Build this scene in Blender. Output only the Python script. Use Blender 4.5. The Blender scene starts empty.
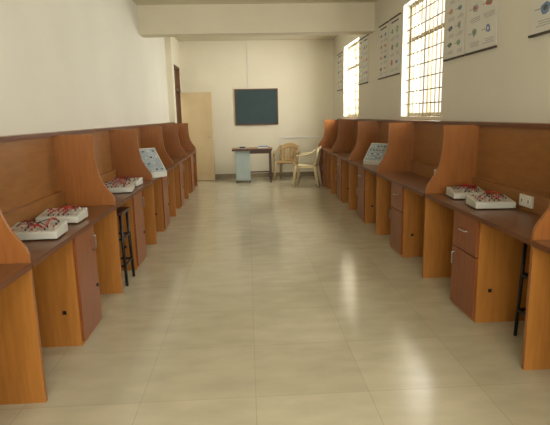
import bpy, bmesh, math, random
from mathutils import Vector, Matrix
random.seed(7)
sc = bpy.context.scene
try:
    sc.view_settings.view_transform = 'Standard'
except Exception: pass

# ------------------------------------------------------------ materials
def lin(c):
    return tuple(((v/255.0)/12.92 if v/255.0 <= .04045 else ((v/255.0+.055)/1.055)**2.4) for v in c)+(1,)
def base_mat(name, rough=.5, spec=.5, metal=0):
    m = bpy.data.materials.new(name); m.use_nodes = True
    b = m.node_tree.nodes['Principled BSDF']
    b.inputs['Roughness'].default_value = rough
    b.inputs['Specular IOR Level'].default_value = spec
    b.inputs['Metallic'].default_value = metal
    return m, m.node_tree, b
def mottled(name, c1, c2, scale=6, rough=.5, stretch=(1,1,1), spec=.4, metal=0, bump=0, detail=4):
    m, nt, b = base_mat(name, rough, spec, metal)
    tc = nt.nodes.new('ShaderNodeTexCoord'); mp = nt.nodes.new('ShaderNodeMapping')
    mp.inputs['Scale'].default_value = stretch
    n = nt.nodes.new('ShaderNodeTexNoise'); n.inputs['Scale'].default_value = scale
    n.inputs['Detail'].default_value = detail
    r = nt.nodes.new('ShaderNodeValToRGB')
    r.color_ramp.elements[0].position = .3; r.color_ramp.elements[1].position = .7
    r.color_ramp.elements[0].color = lin(c1); r.color_ramp.elements[1].color = lin(c2)
    nt.links.new(tc.outputs['Object'], mp.inputs[0]); nt.links.new(mp.outputs[0], n.inputs['Vector'])
    nt.links.new(n.outputs['Fac'], r.inputs[0]); nt.links.new(r.outputs[0], b.inputs['Base Color'])
    if bump:
        bp = nt.nodes.new('ShaderNodeBump'); bp.inputs['Strength'].default_value = bump
        bp.inputs['Distance'].default_value = .01
        nt.links.new(n.outputs['Fac'], bp.inputs['Height']); nt.links.new(bp.outputs[0], b.inputs['Normal'])
    return m
WOOD_OR = mottled('veneer_orange', (162,106,46), (178,119,54), 5, .36, (8,8,.8))
WOOD_RD = mottled('veneer_red', (122,66,32), (140,79,40), 5, .32, (8,8,.8))
WOOD_WING = mottled('veneer_wing', (136,84,40), (153,96,47), 5, .32, (8,8,.8))
WOOD_BACK = mottled('veneer_back', (136,91,46), (152,103,54), 5, .36, (8,1.2,6))
WOOD_TOP = mottled('desk_laminate', (104,68,44), (118,79,52), 5, .28, (8,.8,8))
WOOD_CAP = mottled('cap_rail_wood', (132,88,50), (148,100,60), 5, .35, (8,.8,8))
EDGE = mottled('edge_band', (92,50,24), (104,58,28), 6, .35)
WALL = mottled('wall_paint', (214,211,197), (220,217,203), 1.2, .75, bump=.05)
WALLB = mottled('back_wall_paint', (222,215,193), (227,221,200), 1.2, .75, bump=.05)
CEIL = mottled('ceiling_paint', (208,200,175), (215,207,183), 1.5, .85)
METAL = mottled('brushed_metal', (170,170,168), (190,190,188), 30, .3, metal=.9)
BLACK = mottled('black_enamel', (18,17,17), (28,26,25), 20, .35)
STOOLTOP = mottled('stool_seat_wood', (60,36,24), (78,46,30), 5, .4, (8,.8,8))
WHITEP = mottled('white_plastic', (220,218,210), (228,226,218), 10, .4)
KITW = mottled('kit_case_grey_white', (186,186,176), (198,198,188), 10, .4)
KITP = mottled('kit_panel_print', (140,130,122), (206,204,194), 55, .4, detail=1)
REDP = mottled('red_plastic', (150,30,28), (170,38,32), 10, .35)
GREYB = mottled('blue_grey_panel', (132,142,146), (160,168,170), 10, .4)
CHAIRM = mottled('cream_plastic', (212,196,156), (219,203,163), 10, .35)
CHAIRT = mottled('tan_plastic', (184,154,108), (192,162,116), 10, .35)
GRILLE = mottled('grille_paint', (120,108,84), (134,120,94), 12, .5)
FRAME = mottled('window_frame_paint', (170,158,128), (182,168,136), 12, .5)
BOARD = mottled('chalkboard_teal', (34,56,60), (42,66,68), 3, .45)
BFRAME = mottled('board_frame_wood', (92,62,38), (104,70,44), 8, .5)
DOORM = mottled('door_paint', (206,184,144), (214,193,154), 3, .5)
TGREY = mottled('table_steel_blue', (160,176,172), (172,186,182), 5, .45)
TLEG = mottled('table_leg_brown', (70,48,32), (84,58,40), 8, .45)
SKIRT = mottled('skirting_stone', (128,116,88), (142,128,98), 5, .4)
PAPER = mottled('chart_paper', (210,210,202), (219,218,210), 5, .6)
INKS = [mottled('ink_'+n, c, tuple(min(255,v+14) for v in c), 20, .6) for n,c in
        [('red',(184,86,70)),('green',(100,146,98)),('blue',(104,130,164)),('dark',(78,78,80)),('orange',(204,146,88)),('grey',(150,152,154))]]
DARKROD = mottled('chart_rod', (50,38,30), (62,48,38), 9, .5)

def floor_mat():
    m, nt, b = base_mat('polished_tile', .2, .5)
    tc = nt.nodes.new('ShaderNodeTexCoord')
    br = nt.nodes.new('ShaderNodeTexBrick'); br.offset = 0; br.squash = 1
    br.inputs['Scale'].default_value = 1; br.inputs['Brick Width'].default_value = .6
    br.inputs['Row Height'].default_value = .6; br.inputs['Mortar Size'].default_value = .0022
    br.inputs['Mortar Smooth'].default_value = .4
    br.inputs['Color1'].default_value = lin((191,183,158)); br.inputs['Color2'].default_value = lin((184,176,151))
    br.inputs['Mortar'].default_value = lin((170,161,136))
    nt.links.new(tc.outputs['Object'], br.inputs['Vector'])
    mp = nt.nodes.new('ShaderNodeMapping'); mp.inputs['Scale'].default_value=(1,2.2,1)
    n = nt.nodes.new('ShaderNodeTexNoise'); n.inputs['Scale'].default_value = 3.5; n.inputs['Detail'].default_value = 8
    nt.links.new(tc.outputs['Object'], mp.inputs[0]); nt.links.new(mp.outputs[0], n.inputs['Vector'])
    mx = nt.nodes.new('ShaderNodeMixRGB'); mx.blend_type = 'OVERLAY'; mx.inputs[0].default_value = .2
    nt.links.new(br.outputs['Color'], mx.inputs[1]); nt.links.new(n.outputs['Fac'], mx.inputs[2])
    nt.links.new(mx.outputs[0], b.inputs['Base Color'])
    mr = nt.nodes.new('ShaderNodeMapRange'); mr.inputs['To Min'].default_value = .12; mr.inputs['To Max'].default_value = .21
    nt.links.new(n.outputs['Fac'], mr.inputs[0]); nt.links.new(mr.outputs[0], b.inputs['Roughness'])
    return m
FLOORM = floor_mat()

# ------------------------------------------------------------ mesh builder
class MB:
    def __init__(s): s.bm = bmesh.new(); s.mats = []
    def mi(s, m):
        if m not in s.mats: s.mats.append(m)
        return s.mats.index(m)
    def box(s, a, b, c, d, e, f, m, rot=None):
        x0,x1=sorted((a,b)); y0,y1=sorted((c,d)); z0,z1=sorted((e,f)); i=s.mi(m)
        vs=[Vector((x,y,z)) for x in (x0,x1) for y in (y0,y1) for z in (z0,z1)]
        if rot: vs=[rot@v for v in vs]
        v=[s.bm.verts.new(p) for p in vs]
        for q in ((0,1,3,2),(4,6,7,5),(0,4,5,1),(2,3,7,6),(0,2,6,4),(1,5,7,3)):
            fc=s.bm.faces.new([v[k] for k in q]); fc.material_index=i
    def prism(s, poly, c, d, m, plane='XZ'):
        i=s.mi(m)
        def P(p,t): return (p[0],t,p[1]) if plane=='XZ' else ((t,p[0],p[1]) if plane=='YZ' else (p[0],p[1],t))
        A=[s.bm.verts.new(P(p,c)) for p in poly]; B=[s.bm.verts.new(P(p,d)) for p in poly]
        f=s.bm.faces.new(A); f.material_index=i; f=s.bm.faces.new(B[::-1]); f.material_index=i
        n=len(poly)
        for k in range(n):
            f=s.bm.faces.new([A[k],B[k],B[(k+1)%n],A[(k+1)%n]]); f.material_index=i
    def tube(s, pts, r, m, seg=8, flat=1.0):
        i=s.mi(m); pts=[Vector(p) for p in pts]; rings=[]
        rr = r if isinstance(r,(list,tuple)) else [r]*len(pts)
        for k,p in enumerate(pts):
            t=(pts[min(k+1,len(pts)-1)]-pts[max(k-1,0)]).normalized()
            up=Vector((0,0,1)) if abs(t.z)<.9 else Vector((0,1,0))
            a=t.cross(up).normalized(); b=a.cross(t)
            rings.append([s.bm.verts.new(p+(a*math.cos(q*2*math.pi/seg)+b*math.sin(q*2*math.pi/seg)*flat)*rr[k]) for q in range(seg)])
        for k in range(len(rings)-1):
            for q in range(seg):
                f=s.bm.faces.new([rings[k][q],rings[k][(q+1)%seg],rings[k+1][(q+1)%seg],rings[k+1][q]]); f.material_index=i; f.smooth=True
        f=s.bm.faces.new(rings[0][::-1]); f.material_index=i
        f=s.bm.faces.new(rings[-1]); f.material_index=i
    def grid(s, fn, nu, nv, th, m):
        i=s.mi(m); A=[];B=[]
        for a in range(nu+1):
            ra=[];rb=[]
            for b in range(nv+1):
                p,n=fn(a/nu,b/nv); p=Vector(p); n=Vector(n)
                ra.append(s.bm.verts.new(p+n*th/2)); rb.append(s.bm.verts.new(p-n*th/2))
            A.append(ra);B.append(rb)
        def F(l):
            f=s.bm.faces.new(l); f.material_index=i; f.smooth=True
        for a in range(nu):
            for b in range(nv):
                F([A[a][b],A[a+1][b],A[a+1][b+1],A[a][b+1]]); F([B[a][b],B[a][b+1],B[a+1][b+1],B[a+1][b]])
        for a in range(nu):
            F([A[a][0],B[a][0],B[a+1][0],A[a+1][0]]); F([A[a][nv],A[a+1][nv],B[a+1][nv],B[a][nv]])
        for b in range(nv):
            F([A[0][b],A[0][b+1],B[0][b+1],B[0][b]]); F([A[nu][b],B[nu][b],B[nu][b+1],A[nu][b+1]])
    def obj(s, name, parent=None, loc=(0,0,0), rz=0, bevel=0):
        bmesh.ops.recalc_face_normals(s.bm, faces=s.bm.faces)
        me=bpy.data.meshes.new(name); s.bm.to_mesh(me); s.bm.free()
        for m in s.mats: me.materials.append(m)
        o=bpy.data.objects.new(name, me); sc.collection.objects.link(o)
        o.location=loc; o.rotation_euler=(0,0,rz)
        if parent: o.parent=parent
        if bevel:
            md=o.modifiers.new('bevel','BEVEL'); md.width=bevel; md.segments=2; md.limit_method='ANGLE'
        return o
def empty(name, loc=(0,0,0), rz=0):
    e=bpy.data.objects.new(name,None); sc.collection.objects.link(e); e.location=loc; e.rotation_euler=(0,0,rz)
    e.empty_display_size=.2
    return e

# ------------------------------------------------------------ room shell
XL, XR, YB, YN, H = -1.62, 2.06, 12.0, -3.5, 3.15
STEP=10.74
b=MB(); b.box(XL-.5,XR+.3,YN-.2,YB+.2,-.1,0,FLOORM); b.obj('floor')
b=MB(); b.box(XL-.5,XR+.3,YN-.2,YB+.2,H,H+.1,CEIL); b.obj('ceiling')
b=MB(); b.box(XL-.5,XR+.3,YB,YB+.2,0,H,WALLB); b.obj('wall_back')
fill_wins=[(-1.25,-.05),(.55,1.75)]  # openings added in the unseen front wall for frontal fill
b=MB(); x=XL-.5
for a,c in fill_wins:
    b.box(x,a,YN-.2,YN,0,H,WALL); b.box(a,c,YN-.2,YN,0,1.0,WALL); b.box(a,c,YN-.2,YN,2.6,H,WALL); x=c
b.box(x,XR+.3,YN-.2,YN,0,H,WALL); b.obj('wall_front')
DY0, DY1, DZ = 11.02, 11.78, 2.55
XL2 = XL+.12
b=MB()
b.box(XL-.3,XL,YN,STEP,0,H,WALL)
b.box(XL-.3,XL2,STEP,DY0,0,H,WALLB)
b.box(XL-.3,XL2,DY1,YB,0,H,WALLB)
b.box(XL-.3,XL2,DY0,DY1,DZ,H,WALLB)
b.obj('wall_left')
WZ0,WZ1=1.40,2.80
wins=[(-2.7,-1.3),(1.3,2.7),(5.32,6.72),(9.32,10.75)]
b=MB(); y=YN
for a,c in wins:
    b.box(XR,XR+.24,y,a,0,H,WALL); b.box(XR,XR+.24,a,c,0,WZ0,WALL); b.box(XR,XR+.24,a,c,WZ1,H,WALL); y=c
b.box(XR,XR+.24,y,YB,0,H,WALL); b.obj('wall_right')
def window(n,loc,rz,W,Hh):
    w=empty('window_%d'%n,loc,rz)
    b=MB(); t=.045
    for (y0,y1,z0,z1) in ((0,W,0,t),(0,W,Hh-t,Hh),(0,t,0,Hh),(W-t,W,0,Hh),(W/2-.025,W/2+.025,0,Hh),(0,W,Hh*.68,Hh*.68+.04)):
        b.box(-.02,.03,y0,y1,z0,z1,FRAME)
    b.obj('frame',w)
    b=MB(); k=11
    for i in range(1,k): b.box(-.052,-.04,W*i/k-.005,W*i/k+.005,0,Hh,GRILLE)
    m=9
    for i in range(1,m): b.box(-.062,-.05,0,W,Hh*i/m-.006,Hh*i/m+.006,GRILLE)
    b.obj('grille',w)
for k,(a,c) in enumerate(wins): window(k+1,(XR+.12,a,WZ0),0,c-a,WZ1-WZ0)
for k,(a,c) in enumerate(fill_wins): window(5+k,(a,YN-.1,1.0),-math.pi/2,c-a,1.6)  # invented windows behind the camera, there to carry the fill
b=MB(); b.box(XL,XR,8.2,8.5,2.72,H,CEIL); b.obj('trim_ceiling_beam')
b=MB(); b.box(XL2,XR,YB-.012,YB,0,.1,SKIRT); b.obj('baseboard_back')
b=MB(); b.box(XR-.012,XR,10.9,YB-.012,0,.1,SKIRT); b.obj('baseboard_right')
b=MB()
b.box(.8,XR,YB-.025,YB,.915,.94,WHITEP); b.box(.78,.805,YB-.025,YB,.5,.94,WHITEP)
b.obj('trim_conduit')
b=MB(); b.box(.05,.062,YB-.012,YB,2.09,H,WHITEP); b.obj('trim_wire_conduit')
d=empty('door_1',(XL2,DY1,0))
b=MB()
b.box(-.12,.015,-.05,0,0,DZ,BFRAME); b.box(-.12,.015,DY0-DY1,DY0-DY1+.05,0,DZ,BFRAME)
b.box(-.12,.015,DY0-DY1,0,DZ-.05,DZ,BFRAME); b.box(-.12,.015,DY0-DY1,0,2.02,2.07,BFRAME)
b.obj('door_frame',d)
b=MB(); b.box(0.02,.74,-.02,.018,.01,2.0,DOORM)
b.box(.09,.66,-.026,-.02,1.12,1.86,DOORM); b.box(.09,.66,-.026,-.02,.15,.95,DOORM)
b.tube([(.70,-.03,1.0),(.70,-.06,1.0),(.62,-.06,1.0)],.009,METAL)
b.obj('door_leaf',d,(0.0,-.06,0),-.22,.004)
b=MB(); b.box(XL-1.6,XL-1.5,9.6,12.4,0,H,WALL); b.obj('wall_corridor')
b=MB(); b.box(XL-1.6,XL-.5,9.6,12.4,-.1,0,FLOORM); b.obj('floor_corridor')

e=empty('chalkboard',(.235,YB,1.655))
b=MB(); b.box(-.48,.48,-.02,-.001,-.39,.39,BOARD); b.obj('board_surface',e)
b=MB()
for q in ((-.505,.505,.39,.415),(-.505,.505,-.415,-.39),(-.505,-.48,-.39,.39),(.48,.505,-.39,.39)): b.box(q[0],q[1],-.03,-.001,q[2],q[3],BFRAME)
b.box(-.3,.3,-.06,-.03,-.415,-.405,BFRAME)
b.obj('board_frame',e)

# ------------------------------------------------------------ workbenches
ZT=1.335; P=1.65; DEP=.46; DZK=.76
prof=[(0,0),(0,.80),(.012,.835),(.04,.875),(.075,.925),(.103,.985),(.122,1.06),(.132,1.15),(.135,1.25),(.13,ZT),(DEP-.02,ZT),(DEP-.02,0)]
def bench(front,s,Y,gap,last=False,drawer=True):
    e=empty('lab_workbench',(front,Y,0)); X=lambda q: s*q
    L=P
    b=MB(); b.prism([(X(p[0]),p[1]) for p in prof],0,.022,WOOD_WING)
    b.obj('divider',e)
    b=MB(); b.box(X(.0),X(DEP-.02),-.003,.0,0,DZK-.03,WOOD_OR); b.obj('divider_skin',e)
    b=MB(); b.box(X(DEP-.02),X(DEP),0,L,0,ZT,WOOD_BACK); b.obj('back_panel',e)
    b=MB(); b.box(X(-.008),X(DEP-.02),.022,L-.003,DZK-.03,DZK,WOOD_TOP); b.box(X(-.011),X(-.008),.022,L-.003,DZK-.03,DZK,EDGE); b.obj('desktop',e)
    b=MB(); b.box(X(DEP-.06),X(DEP-.02),.022,L-.003,DZK,DZK+.13,WOOD_BACK); b.obj('raceway',e)
    b=MB(); b.box(X(DEP-.05),X(DEP+gap-.002),0,L,ZT,ZT+.022,WOOD_CAP); b.box(X(DEP-.055),X(DEP-.05),0,L,ZT-.006,ZT+.022,EDGE); b.obj('cap_rail',e)
    p0,p1=.66,1.05
    b=MB(); b.box(X(.02),X(DEP-.03),p0,p1,0.0,DZK-.03,WOOD_OR); b.box(X(.10),X(.125),p0-.002,p0,.22,.245,BLACK); b.obj('pedestal_body',e)
    b=MB()
    if drawer:
        b.box(X(0),X(.019),p0+.001,p1-.001,.47,DZK-.035,WOOD_RD); b.box(X(0),X(.019),p0+.001,p1-.001,.03,.462,WOOD_RD)
    else:
        b.box(X(0),X(.019),p0+.001,p1-.001,.03,DZK-.035,WOOD_RD)
    b.obj('pedestal_door',e,bevel=.002)
    b=MB()
    if drawer:
        b.tube([(X(0),p0+.14,.62),(X(-.022),p0+.15,.62),(X(-.022),p0+.24,.62),(X(0),p0+.25,.62)],.006,METAL)
        b.tube([(X(0),p1-.05,.33),(X(-.022),p1-.05,.34),(X(-.022),p1-.05,.42),(X(0),p1-.05,.43)],.006,METAL)
    else:
        b.tube([(X(0),p1-.06,.56),(X(-.022),p1-.06,.57),(X(-.022),p1-.06,.66),(X(0),p1-.06,.67)],.006,METAL)
        b.tube([(X(0),p1-.05,.30),(X(-.012),p1-.05,.30)],.012,BLACK)
    b.obj('pedestal_handle',e)
    if drawer:
        b=MB(); xs=DEP-.06
        b.box(X(xs),X(xs-.012),.70,.86,DZK+.03,DZK+.11,WHITEP)
        for q in (.74,.82):
            b.box(X(xs-.012),X(xs-.016),q-.018,q+.018,DZK+.05,DZK+.09,WHITEP)
            b.box(X(xs-.016),X(xs-.018),q-.004,q+.004,DZK+.06,DZK+.08,BLACK)
        b.obj('socket_plate',e)
    if last:
        b=MB(); b.prism([(X(p[0]),p[1]) for p in prof],L,L+.022,WOOD_WING); b.obj('end_divider',e)
    return e
FL,FR=-1.10,1.52
for k in range(-1,5):
    bench(FL,-1,2.45+P*k,abs(XL-FL)-DEP,last=(k==4),drawer=False)
for k in range(-2,4):
    bench(FR,1,4.185+P*k,XR-FR-DEP,last=(k==3))

# ------------------------------------------------------------ trainer kits
def kit(x,y,z=DZK,rz=0,w=.30,dp=.22,seed=0):
    rnd=random.Random(seed)
    e=empty('electronics_trainer_kit',(x,y,z),rz)
    b=MB()
    for fx in (-w/2+.03,w/2-.03):
        for fy in (-dp/2+.03,dp/2-.03): b.box(fx-.01,fx+.01,fy-.01,fy+.01,0,.008,BLACK)
    b.prism([(-dp/2,.008),(dp/2,.008),(dp/2,.075),(-dp/2,.05)],-w/2,w/2,KITW,'YZ')
    b.obj('case',e,bevel=.004)
    Zp=lambda yy: .05+(yy+dp/2)/dp*.025
    b=MB()
    yy0,yy1=-dp/2+.015,dp/2-.015
    b.prism([(yy0,Zp(yy0)),(yy1,Zp(yy1)),(yy1,Zp(yy1)+.002),(yy0,Zp(yy0)+.002)],-w/2+.015,w/2-.015,KITP,'YZ')
    b.obj('printed_panel',e)
    b=MB(); pts=[]
    for i in range(7):
        for j in range(4):
            if rnd.random()<.75:
                px=-w/2+.04+i*(w-.08)/6; py=-dp/2+.04+j*(dp-.08)/3
                b.tube([(px,py,Zp(py)),(px,py,Zp(py)+.012)],.0055,rnd.choice([REDP,BLACK,BLACK,KITW]),8); pts.append((px,py,Zp(py)+.012))
    b.obj('knobs',e)
    b=MB()
    for q in range(9):
        a,c=rnd.sample(pts,2); m=((a[0]+c[0])/2+rnd.uniform(-.03,.03),(a[1]+c[1])/2,a[2]+rnd.uniform(.015,.03))
        A=[Vector(a),Vector(a).lerp(Vector(m),.5)+Vector((0,0,.008)),Vector(m),Vector(c).lerp(Vector(m),.5)+Vector((0,0,.008)),Vector(c)]
        b.tube(A,.0026,rnd.choice([REDP,REDP,BLACK]),6)
    b.obj('patch_wires',e)
    return e
def console(x,y,rz,w,ln,ang,seed):
    """tilted flat trainer panel propped on a low base (faces local -Y)"""
    rnd=random.Random(seed); e=empty('tilted_trainer_panel',(x,y,DZK),rz)
    c,s=math.cos(math.radians(ang)),math.sin(math.radians(ang))
    y0=-ln*c/2
    b=MB(); b.box(-w/2,w/2,y0,y0+ln*c,0.001,.05,KITW); b.obj('base',e,bevel=.003)
    T=Matrix.Translation((0,y0,.055))@Matrix.Rotation(math.radians(ang),4,'X')
    b=MB(); b.box(-w/2,w/2,0,ln,-.025,0,KITW,T); b.box(-w/2+.012,w/2-.012,.012,ln-.012,0,.002,GREYB,T)
    b.obj('panel',e)
    b=MB()
    for i in range(5):
        for j in range(4):
            cx=-w/2+.05+i*(w-.1)/4; cy=.05+j*(ln-.1)/3
            b.box(cx-.012,cx+.012,cy-.008,cy+.008,.002,.007,rnd.choice([BLACK,KITW,INKS[5],INKS[3]]),T)
    b.obj('controls',e)
    b=MB()
    for sx in (-1,1): b.tube([(sx*(w/2-.03),y0+ln*c-.02,.05),(sx*(w/2-.03),y0+ln*c*.85,.03+ln*s*.85)],.006,METAL)
    b.obj('prop_struts',e)
kit(-1.29,3.02,rz=.05,w=.30,seed=1)
kit(-1.30,3.48,rz=.0,w=.28,seed=2)
kit(-1.27,4.85,rz=.1,seed=3)
kit(-1.29,5.28,rz=-.1,seed=4)
console(-1.19,5.99,.8,.38,.36,52,5)
kit(1.76,3.93,rz=-.1,w=.26,seed=6)
kit(1.75,3.50,rz=-.1,w=.28,seed=7)
console(1.74,6.75,-1.0,.32,.28,55,8)

def stool(x,y,h=.66,r0=.135):
    e=empty('lab_stool',(x,y,0))
    b=MB(); b.box(-r0-.012,r0+.012,-r0-.012,r0+.012,h-.025,h,STOOLTOP); b.obj('seat',e,bevel=.006)
    b=MB()
    for sx in (-1,1):
        for sy in (-1,1):
            b.tube([(sx*r0,sy*r0,0),(sx*(r0-.015),sy*(r0-.015),h-.025)],.013,BLACK,4)
    for z in (.18,.42):
        r=r0-.015*z/h
        for sgn in (-1,1):
            b.box(-r,r,sgn*r-.008,sgn*r+.008,z-.008,z+.008,BLACK); b.box(sgn*r-.008,sgn*r+.008,-r,r,z-.008,z+.008,BLACK)
    b.obj('steel_legs',e)
stool(-1.24,4.42)
stool(1.825,2.86,r0=.115)

# ------------------------------------------------------------ table
e=empty('office_table',(.10,11.2,0))
b=MB(); b.box(-.45,.43,-.27,.27,.715,.75,WOOD_CAP); b.box(-.45,.43,-.275,-.27,.705,.745,TLEG); b.obj('top',e)
b=MB(); b.box(-.38,-.06,-.22,.24,.06,.715,TGREY); b.box(-.365,-.075,-.226,-.22,.08,.70,TGREY); b.box(-.10,-.09,-.24,-.226,.38,.48,METAL)
b.obj('side_cabinet',e)
b=MB()
for x in (.39,):
    for y in (-.24,.21): b.box(x-.018,x+.018,y,y+.03,0,.715,TLEG)
for x in (-.365,-.075):
    for y in (-.2,.2): b.box(x-.012,x+.012,y-.012,y+.012,0,.06,BLACK)
b.box(-.06,.39,-.24,-.215,.64,.715,TLEG); b.box(-.06,.39,.21,.235,.64,.715,TLEG); b.box(.38,.40,-.24,.24,.1,.13,TLEG)
b.box(-.06,.39,-.0,.02,.2,.23,TLEG)
b.obj('legs',e)
b=MB(); b.box(.12,.34,-.14,.06,.751,.775,PAPER); b.box(.14,.35,-.12,.07,.775,.79,INKS[2]); b.obj('book_stack',e)
b=MB(); b.box(-.3,-.14,-.1,.05,.751,.80,KITW); b.box(-.28,-.16,-.102,-.1,.76,.79,BLACK); b.obj('instrument_box',e)

# ------------------------------------------------------------ monobloc chairs
def chair(x,y,rz,M):
    e=empty('plastic_armchair',(x,y,0),rz)
    b=MB()
    def seat(u,v):
        xx=(u-.5)*(.44-.05*v); yy=-.22+.42*v
        z=.43-.02*math.sin(math.pi*u)*math.sin(math.pi*min(1,v*1.1))-.025*v
        if v<.12: z-= (.12-v)*.25
        return (xx,yy,z),(0,0,1)
    b.grid(seat,8,8,.014,M); b.obj('seat',e)
    b=MB()
    def bp(a,z):
        t=(z-.40)/.42
        return Vector((math.sin(a)*(.22+.03*t), .08+.12*math.cos(a)+.10*t, z))
    for i in range(6):
        a0=-.98+1.96*i/6+.05; a1=-.98+1.96*(i+1)/6-.05
        def sl(u,v,a0=a0,a1=a1):
            a=a0+(a1-a0)*u; return bp(a,.42+.34*v),(math.sin(a),math.cos(a),0)
        b.grid(sl,2,5,.012,M)
    def top(u,v):
        a=-1.05+2.1*u; p=bp(a,.70+.12*v*(1-.35*abs(2*u-1)**2)-.06*abs(2*u-1)**2)
        return p,(math.sin(a),math.cos(a),0)
    b.grid(top,12,3,.014,M)
    def low(u,v):
        a=-1.0+2*u; return bp(a,.39+.07*v),(math.sin(a),math.cos(a),0)
    b.grid(low,10,1,.014,M)
    b.obj('backrest',e)
    b=MB()
    for s in (-1,1):
        b.tube([(s*.205,.20,.76),(s*.245,.15,.70),(s*.262,.05,.655),(s*.265,-.08,.645),(s*.26,-.17,.63),(s*.25,-.205,.58),(s*.235,-.215,.50),(s*.225,-.215,.42)],
               [.018,.022,.026,.028,.026,.022,.02,.02],M,8,.6)
        b.tube([(s*.20,.19,.42),(s*.225,.21,.5),(s*.215,.235,.62),(s*.205,.26,.76)],.018,M,8)
    b.obj('armrests',e)
    b=MB()
    for s in (-1,1):
        b.tube([(s*.215,-.205,.43),(s*.232,-.225,.22),(s*.245,-.245,0)],[.034,.028,.02],M,8)
        b.tube([(s*.195,.185,.42),(s*.215,.225,.22),(s*.23,.26,0)],[.034,.028,.02],M,8)
        b.tube([(s*.215,-.2,.395),(s*.2,.18,.385)],.022,M,6)
    b.tube([(-.21,-.2,.395),(.21,-.2,.395)],.022,M,6)
    b.obj('legs',e)
chair(.89,11.45,-.35,CHAIRT)
chair(1.21,10.3,-1.85,CHAIRM)

# ------------------------------------------------------------ wall charts
def chart(y0,y1,z0=1.97,z1=2.72,seed=0):
    rnd=random.Random(seed); w=y1-y0; h=z1-z0
    e=empty('wall_chart',(XR,y0,z0))
    b=MB(); b.box(-.008,-.004,0,w,0,h,PAPER); b.obj('sheet',e)
    b=MB(); b.box(-.02,-.001,-.01,w+.01,-.014,0.002,DARKROD); b.box(-.02,-.001,-.01,w+.01,h-.002,h+.014,DARKROD); b.obj('rods',e)
    b=MB()
    b.box(-.0095,-.008,w*.15,w*.85,h*.92,h*.95,INKS[3])
    rows=rnd.choice([3,4]); cols=2; x=-.0095
    for r in range(rows):
        for c in range(cols):
            cw=w*.92/cols; ch=h*.84/rows
            yy=w*.04+cw*c; zz=h*.05+ch*r
            cx=yy+cw*.5; cz=zz+ch*.6
            # small diagram: irregular figure with an inner detail, leader lines and captions
            n=rnd.randint(8,14); ww=cw*rnd.uniform(.4,.7); hh=ch*rnd.uniform(.3,.5)
            poly=[(cx+math.cos(t*2*math.pi/n)*ww/2*rnd.uniform(.55,1.0), cz+math.sin(t*2*math.pi/n)*hh/2*rnd.uniform(.55,1.0)) for t in range(n)]
            b.prism(poly,x,-.008,rnd.choice(INKS),'YZ')
            b.prism([(cx+(p[0]-cx)*.45,cz+(p[1]-cz)*.45) for p in poly],x-.0008,x,rnd.choice([PAPER]+INKS),'YZ')
            for l in range(3):
                ya=yy+cw*.1; b.box(x,-.008,ya,ya+cw*rnd.uniform(.4,.8),zz+ch*(.04+.075*l),zz+ch*(.065+.075*l),INKS[5])
            b.box(x,-.008,cx+ww*.4,cx+cw*.46,cz-.002,cz+.002,INKS[3])
    b.obj('printed_figures',e)
for i,(a,c) in enumerate([(3.05,3.66),(4.17,4.74),(4.80,5.25),(6.82,7.3),(7.4,7.88),(8.6,8.95),(9.0,9.28),(10.88,11.45)]):
    chart(a,c,seed=i+3)

# ------------------------------------------------------------ lights
def area(name,loc,rot,sx,sy,power,col):
    l=bpy.data.lights.new(name,'AREA'); l.shape='RECTANGLE'; l.size=sx; l.size_y=sy; l.energy=power; l.color=col
    o=bpy.data.objects.new(name,l); sc.collection.objects.link(o); o.location=loc; o.rotation_euler=rot; return o
for k,(a,c) in enumerate(wins):
    area('window_daylight_and_fill',(XR+.32,(a+c)/2,2.1),(0,math.radians(80),0),1.4,1.4,[105,50,72,130][k],(1,.98,.915))
for k,(a,c) in enumerate(fill_wins):
    area('window_daylight_and_fill',((a+c)/2,YN-.35,1.8),(math.radians(90),0,0),1.2,1.6,145,(1,.985,.945))  # frontal fill lamps behind the added front openings
area('corridor_daylight',(XL-.9,11.3,2.4),(0,math.radians(-50),0),1,1,12,(1,.95,.85))
for (x,y) in ((.2,-1.5),(.2,2.4),(.2,6.2),(.2,10.2)):
    e=empty('added_tube_fixture',(x,y,H))  # unseen tube fixtures, made up to go with the ceiling fill lamp
    b=MB(); b.box(-.62,.62,-.04,.04,-.045,0,WHITEP); b.tube([(-.58,0,-.065),(.58,0,-.065)],.014,WHITEP,10)
    b.box(-.62,-.58,-.03,.03,-.085,-.04,WHITEP); b.box(.58,.62,-.03,.03,-.085,-.04,WHITEP); b.obj('fixture',e)
# fill lamp added behind the camera, hung below the rear made-up fixture
area('rear_fill_light',(.2,-1.5,H-.10),(0,0,0),1.15,.12,50,(1,.97,.9))

w=bpy.data.worlds.new('hazy_sky'); sc.world=w; w.use_nodes=True
bg=w.node_tree.nodes['Background']; bg.inputs[0].default_value=(1,.955,.82,1); bg.inputs[1].default_value=1.4

# ------------------------------------------------------------ camera
cam=bpy.data.cameras.new('camera'); co=bpy.data.objects.new('camera',cam); sc.collection.objects.link(co)
cam.sensor_width=36; cam.lens=500/550*36
p=math.radians(10.98); yw=math.radians(2.92); r=math.radians(1.3)
F=Vector((math.sin(yw)*math.cos(p),math.cos(yw)*math.cos(p),-math.sin(p)))
R=Vector((math.cos(yw),-math.sin(yw),0)); U=R.cross(F)
R2=R*math.cos(r)-U*math.sin(r); U2=U*math.cos(r)+R*math.sin(r)
M=Matrix((R2,U2,-F)).transposed().to_4x4(); M.translation=Vector((0,0,1.45))
co.matrix_world=M; cam.clip_start=.05
sc.camera=co
